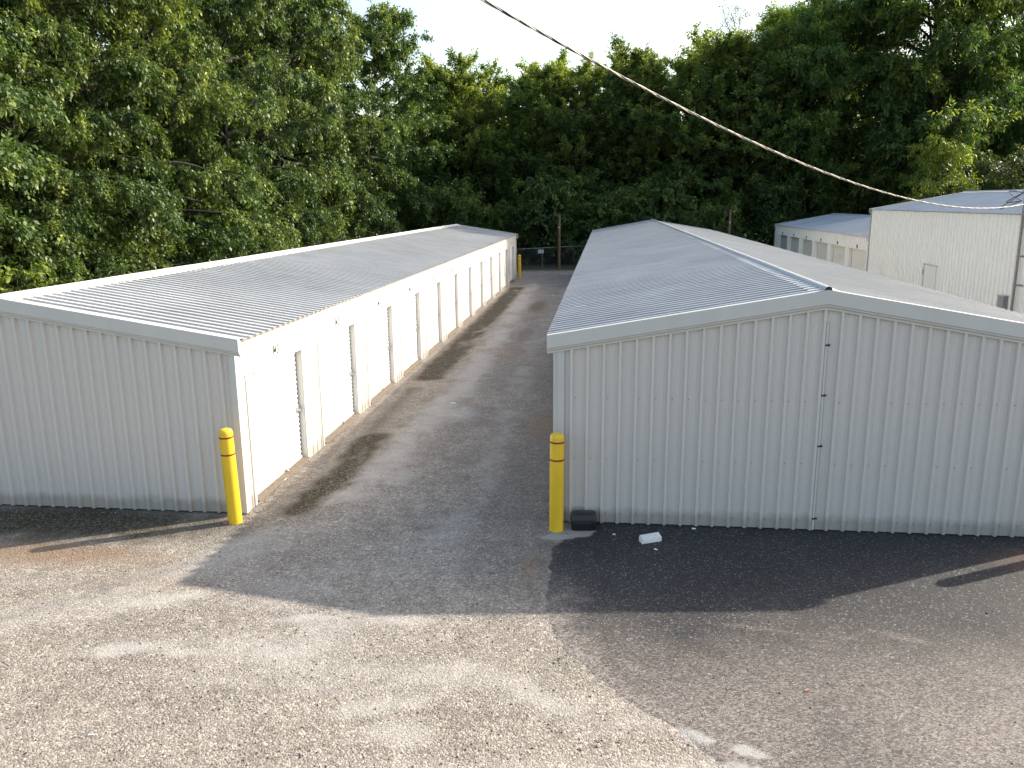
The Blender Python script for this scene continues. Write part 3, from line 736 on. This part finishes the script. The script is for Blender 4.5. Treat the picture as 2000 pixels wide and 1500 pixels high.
# ------------------------------------------------------------------ bollards
def make_bollard():
    e = empty('bollard'); H_, r = 1.46, .102
    m = MB(); m.lathe([(r, -.05), (r, H_ - .085), (r * .97, H_ - .05), (r * .88, H_ - .024), (r * .68, H_ - .007), (r * .35, H_), (.002, H_ + .002)], 36)
    smooth_angle(m.build('sleeve', M_YEL, e), 50)
    for z in (H_ - .125, H_ - .385):
        m = MB(); m.lathe([(r + .0005, z - .013), (r + .0022, z - .012), (r + .0022, z + .012), (r + .0005, z + .013)], 36); smooth_angle(m.build('stripe', M_RED, e), 50)
    return e
bol = make_bollard(); bol.location = (-5.44, 10.96, 0); bol.rotation_euler = (R(.6), R(-1.0), 0)
tag(bol, 'yellow bollard at the sunlit corner of the left shed, near the first roll-up door', 'bollard', 'yellow bollards guarding shed corners')
for (x, y), lab, tilt in (((-.632, 11.10), 'yellow bollard beside the black box at the right shed corner', .4), ((-5.24, 50.75), 'distant yellow bollard at the far end of the left shed', 0), ((6.50, 11.02), 'yellow bollard outside the right edge casting a long shadow on the asphalt', 0)):
    b = copy_tree(bol); b.location = (x, y, 0); b.rotation_euler = (0, R(tilt), .7); b['label'] = lab

# ------------------------------------------------------------------ small things lying about
bs = empty('bait_box', (-.24, 11.20, .006), R(4)); tag(bs, 'black plastic bait box on the ground against the right shed wall', 'bait box')
def loft(rings, mi=0):
    m = MB(); n = len(rings[0]); o = 0
    for r_ in rings: m.v += [tuple(p) for p in r_]
    for i in range(len(rings) - 1):
        for k in range(n): m.f.append((i*n + k, i*n + (k+1) % n, (i+1)*n + (k+1) % n, (i+1)*n + k)); m.mi.append(mi)
    m.f.append(tuple(reversed(range(n)))); m.mi.append(mi); m.f.append(tuple((len(rings)-1)*n + k for k in range(n))); m.mi.append(mi)
    return m
def rrect(w, d, z, c=.035):
    w, d = w / 2, d / 2; P = []
    for sx, sy, a0 in ((1, 1, 0), (-1, 1, 90), (-1, -1, 180), (1, -1, 270)):
        for k in range(4):
            an = R(a0 + 30 * k); P.append((sx * (w - c) + c * math.cos(an), sy * (d - c) + c * math.sin(an), z))
    return P
smooth_angle(loft([rrect(.345, .21, 0), rrect(.36, .225, .02), rrect(.365, .23, .11)]).build('base', M_BLACKP, bs), 40)
smooth_angle(loft([rrect(.385, .25, .112), rrect(.385, .25, .13), rrect(.37, .235, .20), rrect(.33, .19, .235), rrect(.25, .12, .245, .03)]).build('lid', M_BLACKP, bs), 35)
m = MB(); m.tube([(-.10, -.124, .115), (.10, -.124, .115)], .012, 8); m.build('hinge', M_BLACKP, bs)
m = loft([[(-.15, -.055, 0), (.15, -.05, 0), (.155, .05, 0), (-.148, .055, 0)], [(-.15, -.055, .055), (.15, -.05, .06), (.155, .05, .065), (-.148, .055, .058)], [(-.142, -.046, .088), (.07, -.044, .092), (.145, .042, .102), (-.14, .046, .092)]])
wb = m.build('foam_block', M_BLOCK); wb.location = (.70, 10.80, .007); wb.rotation_euler = (0, 0, R(24))
tag(wb, 'white chipped block lying on the dark asphalt in the shade', 'block')
m = loft([[(-.04, -.03, 0), (.04, -.03, 0), (.045, .03, 0), (-.035, .035, 0)], [(-.035, -.025, .035), (.03, -.028, .04), (.04, .025, .045), (-.03, .03, .03)]])
bk = m.build('brick_fragment', M_BRICK); bk.location = (-5.56, 10.90, 0); tag(bk, 'reddish broken brick piece at the foot of the left bollard', 'brick')
def litter(x, y, z, w, d, rz, lab, mat, g=None, nm='litter', tilt=0):
    m = loft([[(-w, -d * .8, 0), (w * .9, -d, 0), (w, d * .7, 0), (-w * .8, d, 0)], [(-w, -d * .8, .006), (w * .9, -d, .012), (w, d * .7, .008), (-w * .8, d, .014)]])
    o = m.build(nm, mat); o.location = (x, y, z); o.rotation_euler = (0, tilt, rz); tag(o, lab, 'litter', g); return o
litter(.20, 10.99, .007, .022, .010, .6, 'tiny white scrap on the asphalt between black box and white block', M_WHITEP)
litter(.76, 10.52, .007, .024, .012, -.3, 'small white scrap on the asphalt just in front of the white block', M_WHITEP)
litter(-3.51, 18.51, .003, .06, .03, .1, 'white scrap lying on the gravel halfway down the alley', M_WHITEP)
litter(-2.56, 41.4, .003, .07, .05, .1, 'white speck of litter far down the alley by the right shed', M_WHITEP)
litter(-4.52, 6.01, .003, .03, .006, .2, 'thin white sliver on the sunlit gravel forecourt', M_WHITEP)
litter(1.35, 11.30, .007, .03, .015, .1, 'pale scrap against the foot of the right shed wall', M_WHITEP)
litter(2.02, 7.34, .007, .03, .012, .5, 'small rusty brown leaf on the sunlit asphalt', M_BRICK, nm='dead_leaf')
zr = ZRE + (-.18 + .789 - .0) * slopeR
litter(-.40, 14.1, ZRE + .39 * slopeR + .024, .10, .05, .3, 'pinkish scrap stuck on the left slope of the right shed roof', plain('pink_scrap', (.42, .30, .28), .8), tilt=-math.atan(slopeR))

# ------------------------------------------------------------------ fences and posts
def fence(pts, H_, name, lab, arms=False, mesh_pitch=.09, sub='top_rail'):
    e = empty(name, (*pts[0], 0)); tag(e, lab, 'fence', 'chain-link fences round the yard')
    fab = MB(); rail = MB(); wires = [MB(), MB(), MB()]
    for (x0, y0), (x1, y1) in zip(pts[:-1], pts[1:]):
        L = math.hypot(x1 - x0, y1 - y0); ux, uy = (x1 - x0) / L, (y1 - y0) / L
        n = max(1, round(L / 2.9))
        for i in range(n + 1):
            t = L * i / n; px, py = x0 + ux * t, y0 + uy * t
            q = MB(); q.tube([(px, py, 0), (px, py, H_ + .03)], .030, 8); hang(q.build('post', M_GALV), e)
            if arms:
                q = MB(); q.tube([(px, py, H_ + .02), (px - .26 * uy, py + .26 * ux, H_ + .32)], .018, 6); hang(q.build('barb_arm', M_GALV), e)
        rail.tube([(x0, y0, H_), (x1, y1, H_)], .022, 8); rail.tube([(x0, y0, .06), (x1, y1, .06)], .012, 6)
        k = -H_
        while k < L:
            for s in (1, -1):
                a, b = (k, k + H_); za, zb = (.05, H_ - .02) if s > 0 else (H_ - .02, .05)
                ta, tb = max(a, 0), min(b, L)
                if tb > ta:
                    z0_ = za + (zb - za) * (ta - a) / H_; z1_ = za + (zb - za) * (tb - a) / H_
                    fab.tube([(x0 + ux * ta, y0 + uy * ta, z0_), (x0 + ux * tb, y0 + uy * tb, z1_)], .0022, 3, caps=False)
            k += mesh_pitch
        if arms:
            for j, w in enumerate(wires):
                f = (.33, .66, .98)[j]; w.tube([(x0 - .26 * f * uy, y0 + .26 * f * ux, H_ + .02 + .3 * f), (x1 - .26 * f * uy, y1 + .26 * f * ux, H_ + .02 + .3 * f)], .005, 5)
    hang(fab.build('wire_mesh', M_GALV), e); hang(rail.build(sub, M_GALV), e)
    if arms:
        for w in wires: hang(w.build('barbed_wire', M_GALV), e)
    return e
fence([(-16.0, 12.0), (-16.0, 54.0)], 2.12, 'chain_link_fence', 'chain-link fence with barbed wire behind the left shed, under the big trees', True, .14)
fence([(-16.0, 54.0), (-6.4, 55.0), (-2.2, 59.2), (11.0, 61.0)], 1.52, 'chain_link_fence', 'dark chain-link fence closing the far end of the alley')
sg = empty('warning_sign', (-4.4, 57.05, 1.28)); tag(sg, 'small white sign hung on the far chain-link fence', 'sign')
m = MB(); m.box((-.2, -.012, -.12), (.2, 0, .12)); m.build('board', M_SIGN, sg)
m = MB()
for z in (.06, 0, -.06): m.box((-.15, -.0145, z - .012), (.15, -.0125, z + .012))
m.build('lettering', M_DPLATE, sg); sg.rotation_euler = (0, 0, R(30))
for (x, y, H_), lab in (((-3.18, 58.0, 3.78), 'brown timber post at the end of the alley by the fence'), ((8.74, 60.0, 4.0), 'brown timber post rising behind the right shed roof')):
    e = empty('timber_post', (x, y, 0)); tag(e, lab, 'post', 'timber posts along the far fence')
    m = MB(); m.tube([(0, 0, -.1), (0, 0, H_ * .5), (.015, 0, H_)], [.105, .095, .085], 10); smooth_angle(m.build('pole', M_POST, e), 40)
    m = MB(); m.tube([(0, -.09, H_ - .9), (0, -.17, H_ - .9)], .045, 8); m.build('insulator', M_WHITEP, e)

# ------------------------------------------------------------------ trees
def leaf_cloud(P, D, U, ln, rs, wid=.5):
    """kite-shaped, slightly folded leaves: P base points, D axis, U up-ish normal"""
    n = len(P)
    D = D / (np.linalg.norm(D, axis=1, keepdims=True) + 1e-9)
    Sd = np.cross(D, U); Sd /= (np.linalg.norm(Sd, axis=1, keepdims=True) + 1e-9)
    N = np.cross(Sd, D)
    l = (ln * (.65 + .7 * rs.rand(n)))[:, None]; w = l * wid * .5
    fold = l * (.10 * rs.rand(n)[:, None])
    V = np.stack([P, P + D * l * .45 + Sd * w + N * fold, P + D * l, P + D * l * .45 - Sd * w + N * fold], 1)
    return V.reshape(-1, 3)
def crown_mesh(name, V, tint, mat):
    n = len(V) // 4
    me = bpy.data.meshes.new(name); me.vertices.add(len(V)); me.loops.add(n * 4); me.polygons.add(n)
    me.vertices.foreach_set('co', V.astype(np.float32).ravel()); me.loops.foreach_set('vertex_index', np.arange(n * 4)); me.polygons.foreach_set('loop_start', np.arange(0, n * 4, 4))
    me.update(calc_edges=True)
    a = me.attributes.new('tint', 'FLOAT', 'POINT'); a.data.foreach_set('value', np.repeat(tint, 4).astype(np.float32))
    me.materials.append(mat); return me
def curve(p0, d0, L, n, bend, rs, wob=.12):
    pts = [np.array(p0, float)]; d = np.array(d0, float); d /= np.linalg.norm(d)
    for i in range(n):
        d = d + np.array([0, 0, bend / n]) + rs.randn(3) * wob / math.sqrt(n); d /= np.linalg.norm(d)
        pts.append(pts[-1] + d * L / n)
    return pts
def grow(seed, H, Rc, base, nl, ns, ntw, nleaf, leaf, mat, bark, profile, droop=-.5, twig=.7, wid=.5, trunk_r=.2, tipbright=.35, upright=.5, lean=0.0, hang_=.5, spread=.10, s0=.22, l2=.38):
    rs = np.random.RandomState(seed)
    tr = curve((0, 0, -.1), (lean, 0, 1), H * .93, 10, .2, rs, .16)
    wood = MB(); wood.tube(tr, list(np.linspace(trunk_r, trunk_r * .18, 11)), 8)
    zs = np.array([p[2] for p in tr]); trn = np.array(tr)
    B, Dn, T0 = [], [], []
    for i in range(nl):
        t = base + (1 - base) * ((i + rs.rand() * .8) / nl) ** .92; t = min(t, .985)
        zt = t * H * .93; p0 = [np.interp(zt, zs, trn[:, k]) for k in range(3)]
        az = i * 2.39996 + rs.rand() * .7; L = Rc * profile(t) * (.75 + .5 * rs.rand())
        el = upright * (.25 + 1.1 * max(0, (t - .35))) + rs.rand() * .35
        d = (math.cos(az) * math.cos(el), math.sin(az) * math.cos(el), math.sin(el))
        lb = curve(p0, d, L, 7, droop * (1 - t * .6), rs, .22)
        wood.tube(lb, list(np.linspace(max(.016, .017 * L), .008, 8)), 5, caps=False)
        la = np.array(lb); lt = rs.rand() * .35
        for j in range(ns):
            s = s0 + (1 - s0) * (j + rs.rand() * .7) / ns; s = min(s, 1.0); q = s * 7; k = min(int(q), 6); p = la[k] + (la[k + 1] - la[k]) * (q - k)
            dd = la[k + 1] - la[k]; dd /= np.linalg.norm(dd)
            side = np.cross(dd, [0, 0, 1]); side /= np.linalg.norm(side) + 1e-6
            sg_ = 1 if j % 2 else -1
            d2 = dd * .7 + side * sg_ * (.5 + .6 * rs.rand()) + np.array([0, 0, (rs.rand() - .35) * .9])
            L2 = max(.5, L * l2 * (1.15 - .6 * s)) * (.7 + .6 * rs.rand())
            sb = np.array(curve(p, d2, L2, 4, droop * .8, rs, .25))
            if L2 > .7: wood.tube(sb, [.011, .009, .007, .005, .004], 4, caps=False)
            for m_ in range(ntw):
                u = (.25 + .75 * (m_ + rs.rand()) / ntw) * 4; k2 = min(int(u), 3); pp = sb[k2] + (sb[k2 + 1] - sb[k2]) * (u - k2)
                d3 = (sb[k2 + 1] - sb[k2]); d3 = d3 / (np.linalg.norm(d3) + 1e-9) + rs.randn(3) * .65 + np.array([0, 0, droop * .35])
                B.append(pp); Dn.append(d3 / np.linalg.norm(d3)); T0.append(lt + rs.rand() * .4 + (tipbright * t * rs.rand()) + (.12 if m_ == ntw - 1 else 0))  # leaves towards the treetop tinted brighter: sunlight put into the colour
    B = np.array(B); Dn = np.array(Dn); T0 = np.array(T0); n = len(B)
    s = np.tile((np.arange(nleaf) + .5) / nleaf, n)[:, None]
    Pb = np.repeat(B, nleaf, 0); Db = np.repeat(Dn, nleaf, 0); tint = np.repeat(T0, nleaf)
    tl = twig * (.6 + .8 * np.repeat(rs.rand(n), nleaf))[:, None]
    drop = np.zeros_like(Pb); drop[:, 2] = -(s[:, 0] ** 2) * tl[:, 0] * .35 * hang_
    P = Pb + Db * s * tl + drop + rs.randn(len(Pb), 3) * spread * twig
    axis = Db * .6 + rs.randn(len(Pb), 3) * .55 + np.array([0, 0, -hang_])
    U = rs.randn(len(Pb), 3) * .5 + np.array([.15, -.1, 1.0])
    V = leaf_cloud(P, axis, U, leaf, rs, wid)
    tint = np.clip(tint + rs.randn(len(tint)) * .10, 0, 1)
    cm = crown_mesh('crown', V, tint, mat)
    return wood, cm, bark
PROTO = {}
def proto(key, *a, **k):
    wood, cm, bark = grow(*a, **k)
    wm = bpy.data.meshes.new('trunk'); wm.from_pydata(wood.v, [], wood.f); wm.materials.append(bark)
    wm.polygons.foreach_set('use_smooth', [True] * len(wm.polygons)); wm.update()
    PROTO[key] = (wm, cm)
def plant(key, name, x, y, sc, rz, lab, cat='tree', group=None, sz=None, z=0):
    wm, cm = PROTO[key]; e = empty(name, (x, y, z), rz); e.scale = (sc, sc, sz or sc)
    for nm, me in (('trunk' if cat == 'tree' else 'stem', wm), ('crown' if cat == 'tree' else 'foliage', cm)):
        o = bpy.data.objects.new(nm, me); C.objects.link(o); o.parent = e
    return tag(e, lab, cat, group)
bell = lambda t: max(.3, (1.0 - .35 * max(0, t - .45) / .55) * (1 if t > .12 else .8) * (1.0 if t < .85 else (1.2 - t) / .35))
oval = lambda t: max(.30, math.sin(math.pi * min(1, max(.02, .18 + .72 * t))) ** .55)
umb = lambda t: max(.3, (.55 + .6 * t) * (1.0 if t < .75 else (1.25 - t) / .5))
flat = lambda t: .55 + .45 * math.sin(math.pi * t)
for i in range(3):
    proto('maple%d' % i, 11 + i, 17.0, 5.2, .04, 62, 8, 8, 32, .16, L_MAPLE, M_BARK, bell, droop=-.7, twig=.6, trunk_r=.2, hang_=.6, wid=.6, spread=.13, s0=.34, l2=.30)
for i in range(3):
    proto('broad%d' % i, 31 + i, 16.0, 4.7, .06, 52, 8, 7, 28, .18, L_BROAD, M_BARK, oval, droop=.25, twig=.65, trunk_r=.2, hang_=.25, upright=.8, wid=.6, tipbright=1.0)
for i in range(2):
    proto('fine%d' % i, 51 + i, 20.0, 6.0, .10, 62, 9, 8, 28, .30, L_FINE, M_BARK, umb, droop=-.25, twig=.95, trunk_r=.28, hang_=.35, wid=.32, tipbright=.5)
proto('wisp', 61, 19.5, 3.6, .3, 34, 6, 4, 9, .16, L_WISP, M_BARKP, oval, droop=.2, twig=.9, trunk_r=.12, upright=1.0, wid=.35)
proto('shrub0', 71, 4.0, 2.2, .04, 26, 5, 4, 18, .16, L_BROAD, M_BARK, flat, droop=-.3, twig=.55, trunk_r=.05, upright=.7)
proto('shrub1', 72, 4.6, 2.0, .04, 26, 5, 4, 18, .18, L_MAPLE, M_BARK, flat, droop=-.5, twig=.6, trunk_r=.05, upright=.6)
proto('bush', 73, 7.0, 3.4, .05, 34, 6, 5, 22, .17, L_IVY, M_BARK, flat, droop=-.3, twig=.6, trunk_r=.09, upright=.6, tipbright=.2)
proto('sprout', 74, 1.5, .32, .05, 16, 3, 2, 9, .13, L_YEL, M_BARK, flat, droop=-.6, twig=.2, trunk_r=.02, hang_=.8, wid=.7)
proto('yellow', 75, 9.5, 2.5, .05, 36, 6, 4, 18, .20, L_YEL, M_BARK, flat, droop=-.6, twig=.8, trunk_r=.1, hang_=.7, wid=.35)
proto('snag', 76, 12.5, 1.6, .25, 22, 4, 3, 10, .17, L_IVY, M_BARKP, flat, droop=-.2, twig=.5, trunk_r=.2, upright=.4)

GL = 'big trees along the left fence'
for k, x, y, sc, sz, rz, lab in (
    ('maple0', -19.0, 19.5, .86, .88, 0.3, 'big leafy tree at the left edge of the photo, behind the fence'),
    ('maple1', -18.3, 26.0, .80, .90, 2.1, 'dense green tree behind the ridge of the left shed, second from the left edge'),
    ('maple2', -18.6, 32.5, .86, .95, 4.0, 'tall dark green tree in the left row with hollow shadowy middle'),
    ('maple0', -18.0, 39.0, .84, 1.02, 5.2, 'tall broad tree in the middle of the left row'),
    ('maple1', -18.2, 46.0, .90, 1.06, 1.0, 'tall tree in the left row, two before its right-hand end'),
    ('maple2', -18.4, 53.0, .94, 1.10, 2.6, 'tall full tree in the left row, next to the last one'),
    ('maple0', -17.6, 60.5, .96, 1.08, 3.6, 'last tree of the left row with boughs reaching over the alley side'),
    ('maple1', -18.4, 24.2, .56, .56, 0.9, 'younger low tree in front of the big tree at the left edge'),
    ('maple2', -24.5, 23.0, .95, .95, 1.4, 'tree in the second rank behind the left edge of the row'),
    ('maple1', -25.0, 31.0, .95, 1.0, 3.3, 'tree in the second rank behind the hollow dark tree'),
    ('maple0', -25.0, 40.0, 1.0, 1.05, 0.9, 'tree in the second rank behind the middle of the left row'),
    ('maple2', -25.0, 50.0, 1.0, 1.1, 5.0, 'tree in the second rank showing its top behind the left row'),
    ('maple1', -24.5, 61.0, 1.0, 1.1, 4.4, 'tree in the second rank at the far end of the left row')):
    plant(k, 'broadleaf_tree', x, y, sc, rz, lab, 'tree', GL, sz)
GB = 'trees closing the far end of the yard'
for k, x, y, sc, sz, rz, lab in (
    ('broad0', -13.6, 71.0, .95, .88, 0.5, 'yellowish topped tree just right of the big left trees'),
    ('broad1', -10.2, 69.5, 1.0, .94, 1.9, 'tall pointed tree standing left of the alley end'),
    ('broad2', -6.6, 70.5, 1.0, .93, 3.1, 'bushy topped tree above the alley, left of the timber post'),
    ('broad0', -3.2, 69.0, .95, .92, 4.2, 'tree with yellow-green crown above the timber post'),
    ('broad1', .3, 71.5, 1.0, .93, 5.5, 'darker tree right of the timber post with vine-covered top'),
    ('broad2', 3.4, 69.5, 1.0, .96, .2, 'tree with a sharp top under the sagging cable'),
    ('broad0', 6.8, 69.5, 1.12, 1.0, 2.4, 'tall rounded tree over the ridge of the right shed'),
    ('broad1', 10.6, 71.0, 1.0, .98, 3.9, 'dark tree below the wispy tree'),
    ('broad2', -12.0, 77.0, 1.05, .92, 2.2, 'tree behind the yellowish topped tree'),
    ('broad1', -4.5, 77.0, 1.05, .94, .9, 'tree half hidden in the second rank above the alley'),
    ('broad0', 2.0, 78.0, 1.1, .98, 5.1, 'tree half hidden behind the vine-topped tree'),
    ('broad2', 8.8, 78.0, 1.15, .98, 1.2, 'tree half hidden behind the rounded tree')):
    plant(k, 'broadleaf_tree', x, y, sc, rz, lab, 'tree', GB, sz)
plant('wisp', 'wispy_tree', 10.0, 74.0, 1.0, .4, 'thin wispy tree with bare-looking feathery top against the sky', 'tree', GB, 1.02)
plant('wisp', 'wispy_tree', 12.2, 75.5, .95, 2.4, 'shorter feathery tree just right of the tallest wispy tree', 'tree', GB, .93)
GR = 'tall feathery trees behind the cream sheds'
for k, x, y, sc, sz, rz, lab in (
    ('fine0', 15.2, 71.0, .92, .92, 1.0, 'dark feathery tree behind the low cream shed'),
    ('fine1', 20.0, 72.5, 1.0, 1.02, 2.9, 'tall feathery tree behind the roof step of the cream sheds'),
    ('fine0', 24.6, 67.2, 1.1, 1.2, 4.4, 'tallest feathery tree behind the tall cream store'),
    ('fine1', 30.5, 74.0, 1.0, 1.02, .3, 'feathery tree at the upper right corner'),
    ('fine0', 36.0, 84.0, 1.0, .80, 2.0, 'paler tree fading into light at the right edge'),
    ('fine1', 18.0, 81.0, 1.0, 1.0, 5.0, 'feathery tree in the second rank behind the low cream shed'),
    ('fine0', 41.0, 78.0, 1.0, .8, 1.0, 'tree just beyond the right edge behind the tall store')):
    plant(k, 'feathery_tree', x, y, sc, rz, lab, 'tree', GR, sz)
plant('snag', 'ivy_covered_snag', 28.2, 69.5, 1.0, .8, 'pale thin trunk wrapped in ivy at the right, above the tall store', 'tree')
plant('bush', 'bush', 28.0, 63.0, 1.0, .2, 'grey-green bush rising behind the tall store roof at the right edge', 'bush', None, 1.02)
plant('yellow', 'vine_tree', 22.9, 60.5, .92, 1.2, 'sunlit yellow-green tree leaning behind the tall store roof', 'tree')
plant('sprout', 'young_vine', -15.7, 20.2, 1.15, .5, 'bright yellow-green upright vine on the fence at the left edge', 'vine', 'bright vines on the left fence', 1.0, 1.6)
plant('sprout', 'young_vine', -15.7, 21.4, .7, 2.5, 'small yellow-green vine shoot right of the upright one', 'vine', 'bright vines on the left fence', .6, 1.75)
GS = 'undergrowth shrubs beneath the trees'
rs_ = random.Random(9)
sh = []
for i in range(9): sh.append((-17.2 + rs_.uniform(-.3, .3), 21.5 + 4.4 * i, 'shrub1', rs_.uniform(.75, 1.05), 'left'))
for i in range(12): sh.append((-15.0 + 2.15 * i + rs_.uniform(-.4, .4), 63.6 + rs_.uniform(-.6, 1.2), 'shrub%d' % (i % 2), rs_.uniform(.85, 1.35), 'back'))
for i in range(4): sh.append((13.5 + 3.2 * i, 68.6 + rs_.uniform(-.5, .5), 'shrub0', rs_.uniform(1.0, 1.4), 'right'))
left_l = ['leafy shrub at the fence behind the left end of the left shed ridge', 'leafy shrub hanging over the barbed wire near the bright vine', 'low shrub under the hollow dark tree', 'shrub at the fence under the third tree of the left row', 'shrub under the middle tree of the left row', 'shrub half hidden behind the middle of the left shed roof', 'shrub behind the right half of the left shed ridge', 'shrub near the far end of the left shed ridge', 'shrub tucked behind the far corner of the left shed roof']
back_l = ['dark shrub at the far left of the back fence', 'dark shrub behind the far corner of the left shed', 'dark shrub just left of the far bollard', 'shaded shrub behind the small white sign', 'shaded shrub behind the alley timber post', 'shaded shrub right of the alley timber post', 'dark shrub behind the left eave of the right shed', 'dark shrub behind the right shed ridge end', 'dark shrub right of the right shed ridge end', 'dark shrub left of the second timber post', 'dark shrub behind the second timber post', 'dark shrub between second timber post and low cream shed']
right_l = ['shrub behind the left corner of the low cream shed', 'shrub behind the low cream shed ridge', 'shrub showing between low and tall cream roofs', 'shrub behind the tall store ridge']
cnt = {'left': 0, 'back': 0, 'right': 0}
for x, y, k, sc, w in sh:
    lab = {'left': left_l, 'back': back_l, 'right': right_l}[w][cnt[w]]; cnt[w] += 1
    plant(k, 'shrub', x, y, sc, rs_.uniform(0, 6), lab, 'shrub', GS)

# deep wood beyond, one mass
def woods():
    rs = np.random.RandomState(77); N = 75000
    ang = rs.rand(N); side = rs.rand(N) < .42
    x = np.where(side, -29 - 9 * rs.rand(N), -30 + 80 * rs.rand(N)); y = np.where(side, 12 + 75 * rs.rand(N), 84 + 9 * rs.rand(N))
    top = 10.5 + 4.5 * fbm(x * .22, y * .22, 7) + np.where(side, 0, 4.5 * sstep(8, 16, x))
    z = rs.rand(N) ** .9 * top
    P = np.stack([x, y, z], 1); D = rs.randn(N, 3) + np.array([0, 0, -.4]); U = rs.randn(N, 3) * .6 + np.array([0, 0, 1.])
    V = leaf_cloud(P, D, U, .75, rs, .7)
    me = crown_mesh('woods', V, np.clip(rs.rand(N) * .5, 0, 1), L_BROAD)
    o = bpy.data.objects.new('woods', me); C.objects.link(o); tag(o, 'deep dark wood seen through gaps between the trees', 'woods', kind='stuff')
woods()
